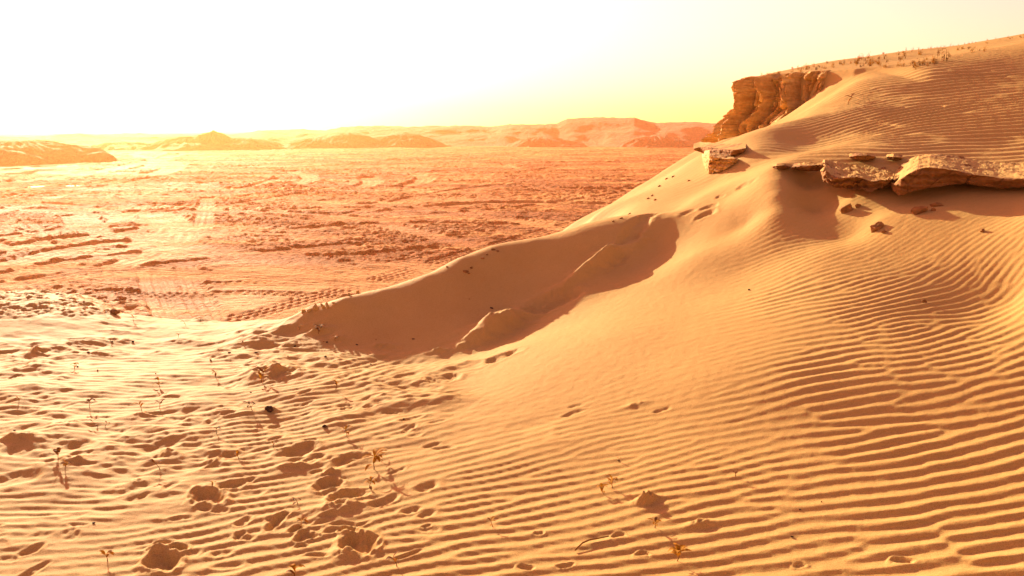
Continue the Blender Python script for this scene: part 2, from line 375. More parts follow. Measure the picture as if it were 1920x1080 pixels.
def local_list(L):
    out = []
    for a in L:
        px, py, ln, wd, tl, d = a[:6]
        c = np.array(hit(px, py)); t = math.radians(tl)
        e = np.array(hit(px+math.cos(t)*ln/2, py+math.sin(t)*ln/2))-c
        e2 = np.array(hit(px-math.cos(t)*ln/2, py-math.sin(t)*ln/2))-c; e = (e-e2)/2
        w1 = np.array(hit(px+math.sin(t)*wd/2, py-math.cos(t)*wd/2)); w2 = np.array(hit(px-math.sin(t)*wd/2, py+math.cos(t)*wd/2)); w = (w1-w2)/2
        if len(a) > 7-1 and L is FT: e = e*(.85 if ln < 100 else 1.); w1 = w2+(w1-w2)*(.8 if ln < 100 else 1.); w = (w1-w2)/2; d = d*((.7 if px > 290 else .42) if py > 730 else 1.)
        if L is MD and px < 470: d = d*.6
        le = min(np.linalg.norm(e), .9); u = e/(np.linalg.norm(e)+1e-9); n = np.array([-u[1], u[0]])
        lw = min(max(abs(w @ n), .015), .45)
        out.append((c[0], c[1], le, lw, u, n, d, a[6] if len(a) > 6 else 0))
    return out
FTL = local_list(FT); MDL = local_list(MD)
# clods of rubble beyond the left lip, in plan
def near_z(x, y, want=False):
    z = base_z(x, y); r = np.hypot(x, y)
    amp = np.clip(amp_f(x, y), 0, 1.1)
    px, py = project(x, y, z)
    lip = sst(24, 10, r)
    # patches where ripples break up
    brk = fbm(x*.9+5, y*.9, 21, 3)
    amp = amp*(1-.45*sst(.15, .7, brk)*sst(2, -1, x))
    rip = samp(RG, x, y)
    far = sst(9, 7, r)
    up = np.zeros_like(z)
    dn = np.zeros_like(z); calm = np.ones_like(z)
    for cx, cy, le, lw, u, n, d, rim in FTL:
        m = (np.abs(x-cx) < 2.2*max(le, lw)) & (np.abs(y-cy) < 2.2*max(le, lw))
        if not m.any(): continue
        X = x[m]-cx; Y = y[m]-cy; a = (X*u[0]+Y*u[1])/le; b = (X*n[0]+Y*n[1])/lw
        nz = fbm(X/le*1.6+cx*7, Y/lw*1.3+cy*5, 31, 2)
        n2 = fbm(x[m]*22, y[m]*22, 33, 3)
        rho = np.sqrt(np.abs(a)**2.3*(1+.35*b)+np.abs(b+.22*np.sin(a*2.4+cx*9))**2.)*(1+.15*nz)+.07*n2
        hole = -d*.85*(1-sst(.35, 1.05, rho))*(1+.3*nz)
        ri = rim*d*.20*np.exp(-((rho-1.2)/.22)**2)*(1+.7*nz)
        sc_ = np.exp(-np.maximum(rho-.6, 0)**2*1.6)*min(d/.03, 1.3); dn[m] += hole*(1-.35*np.exp(-((a-.15)/.3)**2)*(cx*7 % 1 > .45)); up[m] += ri+rim*sc_*(.0035*n2+.003*np.maximum(fbm(x[m]*11, y[m]*9, 35, 2), 0)); calm[m] = np.minimum(calm[m], np.maximum(sst(.95, 1.5, rho), .05))
    for cx, cy, le, lw, u, n, d, _ in MDL:
        m = (np.abs(x-cx) < 2.4*max(le, lw)) & (np.abs(y-cy) < 2.4*max(le, lw))
        if not m.any(): continue
        X = x[m]-cx; Y = y[m]-cy; a = (X*u[0]+Y*u[1])/le; b = (X*n[0]+Y*n[1])/lw
        nz = fbm(X/le*1.5+cx*3, Y/lw*1.2+cy*3, 41, 3)
        rho = np.sqrt(a*a+b*b)*(1+.3*nz)
        up[m] += d*np.exp(-rho**2*1.4)*np.maximum(1+(.9*nz+.35*fbm(x[m]*14, y[m]*14, 43, 3))*(1. if d < .08 else .22), 0)
    rip = rip*(1+.35*fbm(x*1.1, y*1.1, 81, 3)+.18*fbm(x*6, y*6, 82, 2))
    z = z + rip*amp*calm*(.180+.055*sst(7.2, 8.5, r)*sst(.2, .35, np.arctan2(x, y))) + np.maximum(dn, -.1) + up
    # broad unevenness
    rough_left = sst(1.2, -1.0, x)*sst(3., 4.5, r)*sst(9.5, 7.5, r)
    rough_left = rough_left*np.maximum(sst(.04, .25, amp), sst(700, 560, px)*.6)
    z += rough_left*(.024*fbm(x*1.3, y*2.4, 51, 4) + .017*ridged(x*2.2, y*4.4, 57, 3)*sst(0, .6, brk+.2))
    z += .012*fbm(x*.6, y*.6, 61, 3)*np.minimum(r/5, 1.5)
    z += .0012*fbm(x*14, y*14, 71, 3)*calm
    # rubble beyond the lip on the left
    m = (px < 330) & (y > 5.5) & (y < 14) & (x < -1)
    if m.any():
        a, b, c = voro(x[m]*7, y[m]*7, 3); a2, b2, c2 = voro(x[m]*15+3, y[m]*15, 4)
        w = sst(600, 585, py[m]+8*fbm(x[m]*2, y[m]*2, 5, 2))*sst(300, 190, px[m])
        z[m] += w*(.022*c*sst(.0, .35, b-a)+.014*c2*sst(0, .3, b2-a2)+.025*fbm(x[m]*3, y[m]*3, 6, 3))
    return z, amp
dlr = .0024; NA = 1420
lrs = np.r_[np.arange(math.log(.35), math.log(1.35), .012), np.arange(math.log(1.35), math.log(25), dlr)]; azs = np.r_[np.linspace(-1.5, -.805, 120), np.linspace(-.80, .86, NA), np.linspace(.865, 1.5, 110)]
A2, L2 = np.meshgrid(azs, lrs)
X2 = np.sin(A2)*np.exp(L2); Y2 = np.cos(A2)*np.exp(L2)
Z2, amp2 = near_z(X2, Y2)
print('near terrain', X2.shape, Z2.min(), Z2.max())
def tz(x, y):
    """height of the finished near terrain"""
    l = float(np.interp(math.log(math.hypot(x, y)), lrs, np.arange(len(lrs)))); a = float(np.interp(math.atan2(x, y), azs, np.arange(len(azs))))
    a = min(a, len(azs)-1.01); l = min(l, len(lrs)-1.01); i, j = int(l), int(a); ti, tj = l-i, a-j
    return float((Z2[i, j]*(1-tj)+Z2[i, j+1]*tj)*(1-ti)+(Z2[i+1, j]*(1-tj)+Z2[i+1, j+1]*tj)*ti)
dune = structure(grid_mesh('sand_dune', X2, Y2, Z2, SAND, attrs={'crust': np.zeros_like(Z2)}))
#==NEXT==
# ------------------------------------------------------------------ the pit floor
PITZ = -6.3
def pit_mat():
    m, nt, b = new_mat('rutted_clay_sand')
    g = nt.nodes.new('ShaderNodeNewGeometry'); g.name = 'geo'
    mp = N(nt, 'ShaderNodeMapping'); mp.inputs['Scale'].default_value = (.35, 1, 1); nt.links.new(g.outputs['Position'], mp.inputs[0])
    c = ramp(nt, noise(nt, .16, 6, .65, mp.outputs[0]), [(.36, (.225, .072, .016)), (.5, (.330, .118, .028)), (.60, (.500, .245, .075))])
    c2 = ramp(nt, noise(nt, 1.4, 5, .7), [(.3, (.78, .74, .70)), (.7, (1.15, 1.12, 1.1))])
    c = mixc(nt, attr(nt, 'sandy'), c, (.50, .235, .075)); c = mixc(nt, 1.0, c, c2, 'MULTIPLY'); nt.links.new(c, b.inputs['Base Color'])
    r = ramp(nt, noise(nt, .11, 5, .7, mp.outputs[0]), [(.42, (.95,)*3), (.60, (.80,)*3)])
    nt.links.new(r, b.inputs['Roughness']); b.inputs['Specular IOR Level'].default_value = .08
    p = bump(nt, b, noise(nt, 2.6, 7, .75), 1., .28)
    bump(nt, b, noise(nt, .6, 5, .7, mp.outputs[0]), .8, 1.1, p)
    return m
def pit_pt(px, py): return P_z(px, py, PITZ)[:2]
TRACKS = [ # px points, half width m, depth
 ([(389,372),(386,386),(386,400),(380,424),(370,440)], .8, .2),
 ([(215,420),(232,404),(255,396),(275,400),(292,412),(312,424),(300,436),(281,446),(252,459)], 1.0, .35),
 ([(296,398),(333,418),(346,437),(325,462),(262,489),(148,515),(0,535),(-150,556)], 1.2, .3),
 ([(274,500),(284,540),(300,575),(318,598)], .55, .22),([(300,500),(312,540),(328,575),(345,600)], .55, .2),([(348,500),(360,540),(382,575),(396,600)], .6, .22),
 ([(0,500),(120,470),(230,455),(300,460),(420,480),(520,476),(640,462)], 1.3, .25),
 ([(0,552),(150,514),(370,492),(470,480),(620,486),(800,470)], 1.0, .22),
 ([(130,405),(140,420),(143,437)], .8, .3),([(160,405),(178,420),(190,438)], .8, .3),
 ([(200,548),(330,556),(450,548),(560,552),(660,560),(760,548)], .5, .2),([(380,534),(500,528),(650,532),(800,520)], .5, .16),
 ([(240,330),(400,312),(700,309),(1000,306),(1300,300)], 1.6, .3),([(0,345),(150,330),(300,300),(330,290)], 2.5, .4),([(280,330),(330,318),(320,300),(200,292)], 2.5, .4),
 ([(200,322),(290,316),(300,300),(240,288),(120,290)], 2.5, .4),([(560,345),(585,338),(575,328),(540,322)], 1.5, .35),([(760,350),(790,344),(800,334),(780,328)], 1.5, .35),([(680,352),(700,344),(690,334)], 1.5, .35),
 ([(1000,280),(1300,283),(1600,290)], 2.5, .3),([(700,400),(900,380),(1150,385)], 1.2, .3),([(560,430),(760,418),(1000,425)], 1.0, .25),([(1000,352),(1150,358),(1300,352)], 1.5, .3),
 ([(0,470),(100,450),(220,440),(300,425)], 1.0, .3),([(0,520),(120,492),(250,478)], 1.0, .25),
]
_rt = random.Random(5)
for _ in range(60):     # wheel ruts criss-crossing the pit
    x0 = _rt.uniform(-150, 1250); y0 = 285+_rt.random()**1.6*225; w = _rt.uniform(120, 500)*(y0-262)/120; a0 = _rt.gauss(0, .12)*(y0-262)/120; c0 = _rt.gauss(0, 1)*(y0-262)/14
    TRACKS.append(([(x0+w*t, y0+a0*w*t+c0*4*t*(1-t)) for t in (0, .2, .4, .6, .8, 1)], _rt.uniform(.6, 1.1)*max(1, 26/(y0-262)), _rt.uniform(.15, .3)*(1 if y0 < 370 else .35)))
NRP = int((math.log(520)-math.log(22))/.0029)
lp = np.r_[np.linspace(math.log(22), math.log(520), NRP), np.linspace(math.log(560), math.log(4200), 16)]
ap = np.linspace(-.82, .62, 1080)
AP, LP = np.meshgrid(ap, lp); RP_ = np.exp(LP); XP = np.sin(AP)*RP_; YP = np.cos(AP)*RP_
def pit_height(x, y):
    r = np.hypot(x, y); fade = sst(700, 450, r)
    wx = x+3*fbm(x*.03, y*.03, 101, 3); wy = y+3*fbm(x*.03+9, y*.03, 102, 3)
    sc = np.clip(r/60, .55, 3.2)
    h = .5*(.13*sc*fbm(wx*.045, wy*.075, 103, 5, .6) + .10*sc**.5*ridged(wx*.13, wy*.2, 104, 5, .62) + .07*ridged(wx*.55, wy*.8, 105, 3)*sst(220, 90, r))
    cl, cl2, ch = voro(wx*.9, wy*.9, 106); h = h+.06*ch*sst(0, .3, cl2-cl)*sst(.1, .6, fbm(wx*.06, wy*.1, 108, 3))*sst(150, 70, r)*.5; h = h*(.6+.4*sst(35, 70, r)) + (.05*fbm(wx*1.5, wy*2.0, 131, 3, .65)*sst(260, 120, r)+.095*fbm(wx*.55, wy*.95, 132, 4, .7)*np.minimum(sc, 1.8)+.04*ridged(wx*.8, wy*1.3, 133, 3))*(.5+.5*sst(-.2, .3, fbm(wx*.05, wy*.1, 134, 3)))
    # calmer flat sand near the foot of the dune
    px, py = project(x, y, np.full_like(x, PITZ))
    calm = sst(485, 520, py+6*fbm(x*.1, y*.1, 107, 2))*sst(380, 430, px); h = h*(1-.78*calm)
    pud = sst(170, 110, px+14*fbm(x*.04, y*.04, 109, 2))*sst(296, 304, py)*sst(338, 326, py); h = h*(1-.75*pud)
    global trackmask; trackmask = np.zeros_like(h)
    for ti_, (pl, hw, dep) in enumerate(TRACKS):
        q = np.array([pit_pt(a, b) for a, b in pl])
        # smooth the polyline
        t = np.arange(len(q)); tt = np.linspace(0, len(q)-1, (len(q)-1)*5+1)
        q = np.c_[np.interp(tt, t, q[:, 0]), np.interp(tt, t, q[:, 1])]
        for _ in range(4): q[1:-1] = (q[:-2]+q[2:]+2*q[1:-1])/4
        lo = q.min(0)-6; hi = q.max(0)+6
        m = (x > lo[0]) & (x < hi[0]) & (y > lo[1]) & (y < hi[1])
        if not m.any(): continue
        X, Y = x[m], y[m]; best = np.full(X.shape, 99.); al = np.zeros(X.shape); s0 = 0
        for (ax, ay), (bx, by) in zip(q[:-1], q[1:]):
            vx, vy = bx-ax, by-ay; L = math.hypot(vx, vy)+1e-6
            t = np.clip(((X-ax)*vx+(Y-ay)*vy)/L/L, 0, 1); dx, dy = X-ax-t*vx, Y-ay-t*vy; d = np.hypot(dx, dy)
            n = d < best; best = np.where(n, d, best); al = np.where(n, s0+t*L, al); s0 += L
        nz = fbm(X*.5, Y*.5, 111, 3); u = best/hw*(1+.2*nz)
        bed = sst(1.25, .8, u); w = np.maximum(bed, .0)
        if ti_ in (1, 2, 13, 14, 15, 16, 17, 18): trackmask[m] = np.maximum(trackmask[m], bed*np.clip(.55+1.2*nz, 0, 1))
        tread = sst(48, 40, math.hypot(*q[0]))*np.maximum(np.cos(al*2*np.pi/(.45+.12*hw)), -.3)*.05*hw**.5
        rutn = np.cos(u*np.pi*3)*.03
        h[m] = h[m]*(1-.75*w) + w*(-dep*.26 + tread + rutn) + dep*.15*np.exp(-((u-1.45)/.28)**2)*(1+.4*nz)
    return PITZ + h*fade
ZPT = pit_height(XP, YP)
_px, _py = project(XP, YP, np.full_like(XP, PITZ))
sandy = sst(480, 515, _py+9*fbm(XP*.08, YP*.1, 107, 4))*sst(350, 440, _px)*.9 + .5*sst(.15, .5, fbm(XP*.02, YP*.05, 121, 5, .6))
pit = structure(grid_mesh('pit_floor', XP, YP, ZPT, pit_mat(), attrs={'sandy': np.clip(np.maximum(sandy, trackmask), 0, 1)}))
# puddles
wm, wnt, wb = new_mat('still_water'); wb.inputs['Base Color'].default_value = (.25, .17, .10, 1); wb.inputs['Roughness'].default_value = .06
wb.inputs['Specular IOR Level'].default_value = .6
def puddle(px, py, wpx, hpx, seed):
    cx, cy = pit_pt(px, py); r = math.hypot(cx, cy)
    hw = wpx/2/F*r; hd = abs(pit_pt(px, py-hpx/2)[1]-pit_pt(px, py+hpx/2)[1])/2
    v = []
    for k in range(48):
        t = k/48*2*math.pi; q = 1+.35*float(perlin(np.array([math.cos(t)*1.6+seed*3.1]), np.array([math.sin(t)*1.6]), seed)[0])+.15*float(perlin(np.array([math.cos(t)*4+seed]), np.array([math.sin(t)*4.]), seed)[0])
        v.append((cx+hw*q*math.cos(t), cy+hd*q*math.sin(t), PITZ+.10+.006*seed))
    o = poly_mesh('puddle', v, [tuple(range(48))], wm); structure(o)
for i, a in enumerate([(78,307,46,4),(122,318,70,5),(70,321,26,5),(36,326,40,4),(30,309,30,3),(85,312,30,3),(55,298,14,3),(110,300,20,3),(68,352,22,2.5),(145,350,34,2.5),(20,317,24,3),(140,308,24,2)]):
    puddle(*a, i)

# ------------------------------------------------------------------ far hills and mounds
def hill_mat():
    m, nt, b = new_mat('far_hill_earth')
    c = ramp(nt, noise(nt, .05, 6, .65), [(.35, (.15, .050, .010)), (.55, (.21, .078, .018)), (.7, (.31, .130, .040))])
    c = mixc(nt, attr(nt, 'scrub'), c, (.11, .042, .010))
    nt.links.new(c, b.inputs['Base Color']); b.inputs['Roughness'].default_value = .95
    bump(nt, b, noise(nt, .25, 6, .7), .8, 3.0)
    return m
HM = hill_mat()
HSC = .92
SKY = [(-700,262),(-300,256),(0,257),(85,257),(110,252),(150,249),(170,253),(260,251),(330,252),(440,252),(470,247),(500,244),(560,243),(610,245),(640,238),(700,235),(760,237),(830,237),(880,235),(920,237),(960,233),
       (1000,233),(1045,230),(1062,223),(1090,221),(1140,222),(1190,220),(1212,227),(1230,231),(1300,227),(1340,230),(1400,232),(1500,228),(1700,224),(2000,228),(2500,235),(3400,240)]
sk = np.array([(math.atan2(*ray(a, b)[:2]), ray(a, b)[2]/math.hypot(*ray(a, b)[:2])) for a, b in SKY])
ah = np.linspace(-.85, .95, 1300); rh = np.r_[np.linspace(345, 560, 230), np.linspace(580, 1100, 12)]
AH, RH = np.meshgrid(ah, rh); XH = np.sin(AH)*RH; YH = np.cos(AH)*RH
slope = np.interp(ah, sk[:, 0], sk[:, 1])[None]
crest_r = 455; H = CAMZ+crest_r*slope - PITZ + fbm(ah*14, ah*0, 201, 3)[None]*.6
foot = 385+16*fbm(ah*9, ah*0+3, 202, 3)[None]+7*fbm(ah*22, ah*0+3, 203, 2)[None]
t = (RH-foot)/(crest_r-foot); face = np.where(t < 1, sst(-.05, 1.02, t)**.8, 1-.25*sst(1, 3, t))
gul = ridged(XH*.022, YH*.022, 204, 4)
ZH = PITZ-.5 + H*face + face*(1-np.clip(t, 0, 1)*.85)*(1.6*gul+2.2*fbm(XH*.03, YH*.035, 205, 5)) + .45*np.maximum(fbm(XH*.25, YH*.08, 206, 3), -.2)*sst(.8, .95, t)
scrub = sst(.52, .9, np.clip(t, 0, 1)+.30*fbm(XH*.03, YH*.02, 207, 4))*sst(250/1400-.2, 260/1400-.2, AH*0+.1)
scrub = scrub*(.55+.45*sst(-.2, .3, fbm(XH*.1, YH*.05, 208, 3)))
structure(grid_mesh('far_hills', XH, YH, ZH, HM, attrs={'scrub': scrub}))
def mound(px, ptop, pbase_w, r, seed, peak=1.0, scr=0.):
    """a heap of dug sand at range r, its top seen at px, ptop and its foot pbase_w pixels wide"""
    x, y, z = P_r(px, ptop, r); Hh = z-PITZ; R = pbase_w/2/F*r
    n = 150; g = np.linspace(-1.1, 1.1, n); U, V = np.meshgrid(g, g); rr = np.hypot(U, V)
    q = rr*(1+.22*fbm(U*1.6+seed, V*1.6, seed, 3))
    h = Hh*np.clip(1-q, 0, 1)**peak
    h = h+Hh*.07*ridged(np.arctan2(U, V)*3, rr*1.5, seed+1, 3)*sst(1, .6, q)*sst(.05, .4, q)
    structure(grid_mesh('spoil_mound', x+U*R, y+V*R*1.0, PITZ-.4+h+.02, HM, attrs={'scrub': sst(1, .3, q)*scr}))
for i, a in enumerate([(400,242,105,350,1,.8,0),(372,250,180,355,21,.7,0),(450,255,150,350,22,.8,0),(345,256,190,350,2,.9,0),(25,258,260,235,3,.45,.4),(655,247,160,375,4,.9,0),(600,254,150,370,5,.9,0),(760,246,150,380,6,.9,0),
                       (470,256,140,370,8,.9,0),(230,262,160,360,9,.9,0),(1020,252,150,385,10,.8,0),(1230,250,140,385,12,.8,0)]):
    mound(*a)

# ------------------------------------------------------------------ air
hz = poly_mesh('haze', [(x, y, z) for z in (-9.5, 40) for x, y in ((-1400, -60), (1400, -60), (1400, 1300), (-1400, 1300))],
               [(3, 2, 1, 0), (4, 5, 6, 7), (0, 1, 5, 4), (1, 2, 6, 5), (2, 3, 7, 6), (3, 0, 4, 7)], SAND)
hm = bpy.data.materials.new('haze_air'); hm.use_nodes = True; hn = hm.node_tree; hn.nodes.clear()
pv = N(hn, 'ShaderNodeVolumePrincipled', Density=.0005, Anisotropy=.64); pv.inputs['Color'].default_value = (1, .43, .17, 1)
ho = hn.nodes.new('ShaderNodeOutputMaterial'); hn.links.new(pv.outputs[0], ho.inputs['Volume'])
hz.data.materials.clear(); hz.data.materials.append(hm); hz['kind'] = 'stuff'
#==PART3==
# ------------------------------------------------------------------ sandstone: cliff, crust ledges
def rock_mat(name, c1, c2, c3, sc=1.):
    m, nt, b = new_mat(name)
    g = nt.nodes.new('ShaderNodeNewGeometry'); g.name = 'geo'
    mp = N(nt, 'ShaderNodeMapping'); mp.inputs['Scale'].default_value = (.6, .6, 3.5); nt.links.new(g.outputs['Position'], mp.inputs[0])
    c = ramp(nt, noise(nt, 2.2*sc, 6, .65, mp.outputs[0]), [(.30, c1), (.52, c2), (.70, c3)])
    v = ramp(nt, noise(nt, 14*sc, 4, .6), [(.35, (.80, .76, .70)), (.65, (1.1, 1.1, 1.1))])
    c = mixc(nt, 1., c, v, 'MULTIPLY'); nt.links.new(c, b.inputs['Base Color']); b.inputs['Roughness'].default_value = .9
    b.inputs['Specular IOR Level'].default_value = .2
    p = bump(nt, b, noise(nt, 60*sc, 4, .7), .6, .01)
    bump(nt, b, noise(nt, 9*sc, 5, .65, mp.outputs[0]), .6, .04, p)
    return m
ROCK = rock_mat('ochre_sandstone', (.34, .175, .050), (.50, .300, .100), (.60, .410, .170))
CRUST = rock_mat('brown_sand_crust', (.17, .072, .018), (.25, .115, .032), (.32, .165, .054), 2.)  # brown crust, darker than the loose sand

def fbm3(x, y, z, seed, o=3, gain=.5):
    """cheap 3D noise out of three planes"""
    return (fbm(x+.37*z, y-.21*z, seed, o, gain)+fbm(y+.3*x, z+7.1, seed+1, o, gain)+fbm(z-.4*y, x+3.3, seed+2, o, gain))/2.

def build_cliff():
    C = np.array([P_r(1440, 255, 18.5)[:2], P_r(1392, 255, 16.5)[:2], P_r(1390, 255, 15.2)[:2], P_r(1418, 240, 14.6)[:2], P_r(1470, 215, 13.95)[:2], P_r(1540, 170, 13.35)[:2], P_r(1606, 135, 13.0)[:2], P_r(1640, 130, 12.95)[:2]])
    L = np.r_[0, np.cumsum(np.hypot(*np.diff(C, axis=0).T))]; n = 760
    s = np.linspace(0, L[-1], n); bx = np.interp(s, L, C[:, 0]); by = np.interp(s, L, C[:, 1])
    for _ in range(60):
        bx[1:-1] = (bx[:-2]+bx[2:])/2; by[1:-1] = (by[:-2]+by[2:])/2
    tx = np.gradient(bx); ty = np.gradient(by); l = np.hypot(tx, ty); nx, ny = ty/l, -tx/l      # outward: towards the camera and the left
    zt = UZ(np.arctan2(bx+nx*-.12, by-ny*.12), np.log(np.hypot(bx, by)+.1))-.015
    m = 330; t = np.linspace(0, 1, m)
    S, T = np.meshgrid(s, t)
    zb = zt-1.55
    Zr = zb[None]+(zt-zb)[None]*T
    Hh = (zt[None]-Zr)              # metres below the top
    Sw = S+.10*fbm(S*1.3, Hh*1.6, 301, 2); Hw = Hh+.06*fbm(S*2, Hh*2, 302, 2)+.25*(S-3)
    f1, f2, c1 = voro(Sw*2.7, Hw*.8, 303); g1, g2, c2 = voro(Sw*6.+3, Hw*1.5, 304); k1, k2, c3 = voro(Sw*12, Hw*5, 305)
    saw = ((Sw*1.75+.25*fbm(S*.7, Hh*.5, 306, 2)) % 1.0)
    leftw = sst(3.9, 2.2, S)
    terr = .5*leftw*(.34*sst(.62, .66, Hw*.0+Hh+.10*(c1-.5)) + .34*sst(.86, .93, Hh+.14*(c2-.5)+.05*c1) + .42*sst(1.08, 1.2, Hh+.1*(c1-.5)))
    terr = terr + (1-leftw)*.30*sst(.55, .9, Hh)
    D = -.12 -.40*leftw + .40*saw + .30*(c1-.5) + .24*(c2-.5) + .07*(c3-.5) - .22*sst(.07, .0, f2-f1) - .15*sst(.08, 0, g2-g1) - .03*sst(.12, 0, k2-k1)
    D = D + .022*fbm(S*3, Hh*3, 307, 5, .65) + .03*ridged(S*6, Hh*1.2, 308, 3)*sst(.9, .4, Hh) + .012*fbm(S*18, Hh*14, 309, 3)
    D = D*(1-.45*sst(.12, 0., Hh)) + terr
    D = D + .03*sst(.02, .05, Hh)*sst(.14, .08, Hh)
    endr = sst(L[-1]-.05, L[-1]-.9, S); D = D*endr-.15*(1-endr)
    X = bx[None]+nx[None]*D; Y = by[None]+ny[None]*D; Z = Zr + .06*(c1-.5)*sst(0, .1, Hh)*sst(1.5, 1.2, Hh)
    # cap running back under the sand of the plateau
    capd = np.linspace(.02, .9, 24)[:, None]
    D0 = D[-1][None]
    Xc = bx[None]+nx[None]*(D0-capd); Yc = by[None]+ny[None]*(D0-capd)
    Zc = zt[None]+.012*sst(0, .06, capd)+.015*fbm(Xc*6, Yc*6, 310, 3)-.05*sst(.3, .9, capd)
    X = np.r_[X, Xc]; Y = np.r_[Y, Yc]; Z = np.r_[Z, Zc]
    o = grid_mesh('sandstone_cliff', X, Y, Z, ROCK, smooth=False)
    o.data.materials.append(SAND)
    mi = np.zeros(len(o.data.polygons), np.int32); mi[(m+1)*(n-1):] = 1; o.data.polygons.foreach_set('material_index', mi)
    return tag(o, 'ochre sandstone cliff with vertical cracks and stepped blocks under the weedy dune top', 'cliff')
build_cliff()

def slab(name, prof, back, seed, mat, rough=1., n=None, thick_back=.5, snap=None):
    """a broken crust plate. prof: px, lip y, lower edge y, range r along its front edge"""
    if snap is not None: prof = [(a, b, c, min(math.hypot(*hit(a, c+2, lo=5)), 9.9)-snap) for a, b, c, r in prof]
    prof = np.array(prof, float); n = n or int(max(60, (prof[-1, 0]-prof[0, 0])*1.3))
    u = np.linspace(prof[0, 0], prof[-1, 0], n)
    ly, uy, rr = (np.interp(u, prof[:, 0], prof[:, i]) for i in (1, 2, 3))
    top = np.array([P_r(a, b, c) for a, b, c in zip(u, ly, rr)]); bot = np.array([P_r(a, b, c+.04) for a, b, c in zip(u, uy, rr)])
    d = top[:, :2]/np.hypot(*top[:, :2].T)[:, None]
    e = np.clip(np.minimum(np.arange(n), n-1-np.arange(n))/(n*.05), 0, 1)**.5
    th = np.maximum(top[:, 2]-bot[:, 2], .012)*e
    rows = []; ws = []
    def row(off, z, w): rows.append((top[:, 0]+d[:, 0]*off, top[:, 1]+d[:, 1]*off, z)); ws.append(w)
    for k in np.linspace(0, 1, 26)[::-1]: row(back*k+.0, top[:, 2]+.10*back*k-.06*np.sin(k*3.1)*.3 - (k > .9)*.05, .6)    # top, from the back to the lip
    for k in np.linspace(.06, 1, 22): row(.02*math.sin(k*3)+.06*k**2, top[:, 2]-th*k, 1.)                                   # broken face
    for k in np.linspace(.1, 1, 14): row(.06+back*.8*k, top[:, 2]-th-.0*k-.02*k, .5)                                        # underside
    X = np.array([r[0] for r in rows]); Y = np.array([r[1] for r in rows]); Z = np.array([r[2] for r in rows]); W = np.array(ws)[:, None]*e[None]
    f1, f2, c = voro(X*5+seed, (Y+Z*1.5)*5, seed)
    nf = fbm3(X*6, Y*6, Z*6, seed, 4, .6); push = rough*W*(.035*nf+.05*(c-.5)-.02*sst(.12, 0, f2-f1))
    strata = rough*W*.016*np.sin(Z*130+3*fbm(X*1.5, Y*1.5, seed+4, 2)+2*nf)
    X = X-d[:, 0]*(push+strata); Y = Y-d[:, 1]*(push+strata); Z = Z+rough*W*.018*fbm(X*7, Y*7, seed+8, 4, .6)
    o = grid_mesh(name, X, Y, Z, mat, smooth=False)
    if mat is CRUST:      # windblown sand lies on top, the broken face shows the crust
        o.data.materials.append(SAND); pn = len(o.data.polygons); mi = np.zeros(pn, np.int32)
        f = 24 if back > .8 else 22; cov = (fbm(X[:26]*5, Y[:26]*5, seed+30, 3) > (-.45 if back > .3 else .0))[:f, :n-1]; mi[:f*(n-1)] = cov.astype(np.int32).ravel()
        o.data.polygons.foreach_set('material_index', mi)
    return o
tag(slab('crust_ledge', [(1668,340,352,7.05),(1676,347,367,6.82),(1690,336,368,6.75),(1705,325,363,6.75),(1720,317,358,6.76),(1742,315,354,6.78),(1765,316,351,6.8),(1790,320,346,6.82),(1815,325,345,6.84),(1840,330,350,6.85),(1870,334,353,6.85),(1900,335,352,6.85),(1940,334,352,6.8),(2000,332,350,6.8),(2060,332,348,6.9)], 1.05, 11, CRUST, .75),
    'long brown crust ledge overhanging the sand bowl at the right edge', 'rock ledge')
tag(slab('crust_ledge', [(1538,322,328,7.15),(1545,320,340,6.95),(1560,328,346,6.9),(1580,333,352,6.88),(1605,334,355,6.87),(1630,338,357,6.87),(1655,340,354,6.87),(1672,338,348,6.95),(1685,332,336,7.05)], .95, 12, CRUST, 1.5),
    'ragged crumbling crust ledge left of the long brown one', 'rock ledge')
tag(slab('crust_plate', [(1448,313,315,7.6),(1456,311,317,7.5),(1470,311,317,7.5),(1482,313,315,7.55)], .25, 13, CRUST, .5), 'small thin crust plate jutting from the ridge left of the ledges', 'rock plate')
tag(slab('crust_plate', [(1484,314,316,7.5),(1500,311,318,7.4),(1520,310,319,7.35),(1545,311,318,7.3)], .3, 14, CRUST, .9), 'crumbly crust plate between the thin small plate and the ledges', 'rock plate')
tag(slab('crust_plate', [(1592,294,296,7.75),(1605,292,299,7.65),(1625,292,300,7.6),(1642,294,297,7.65)], .3, 15, CRUST, .5), 'flat crust plate lying on the sand above the ragged ledge', 'rock plate')
tag(slab('crust_plate', [(1662,295,297,7.75),(1675,293,299,7.65),(1692,295,298,7.7)], .25, 16, CRUST, .5), 'short flat crust plate to the right of the flat plate above the ledges', 'rock plate')
tag(slab('crust_plate', [(1300,279,281,9.9),(1312,276,284,9.7),(1330,277,290,9.5),(1350,280,292,9.4),(1375,281,291,9.4),(1398,278,284,9.5)], .7, 17, CRUST, .5, snap=.12), 'sand covered plate jutting left from the spine below the cliff', 'rock plate')
tag(slab('crust_block', [(1316,296,300,9.65),(1322,292,312,9.4),(1330,292,326,9.3),(1345,296,323,9.28),(1362,298,317,9.3),(1376,297,309,9.4),(1384,299,303,9.5)], .6, 18, ROCK, .8, snap=.05), 'bright yellow ochre block under the jutting plate on the spine', 'rock')

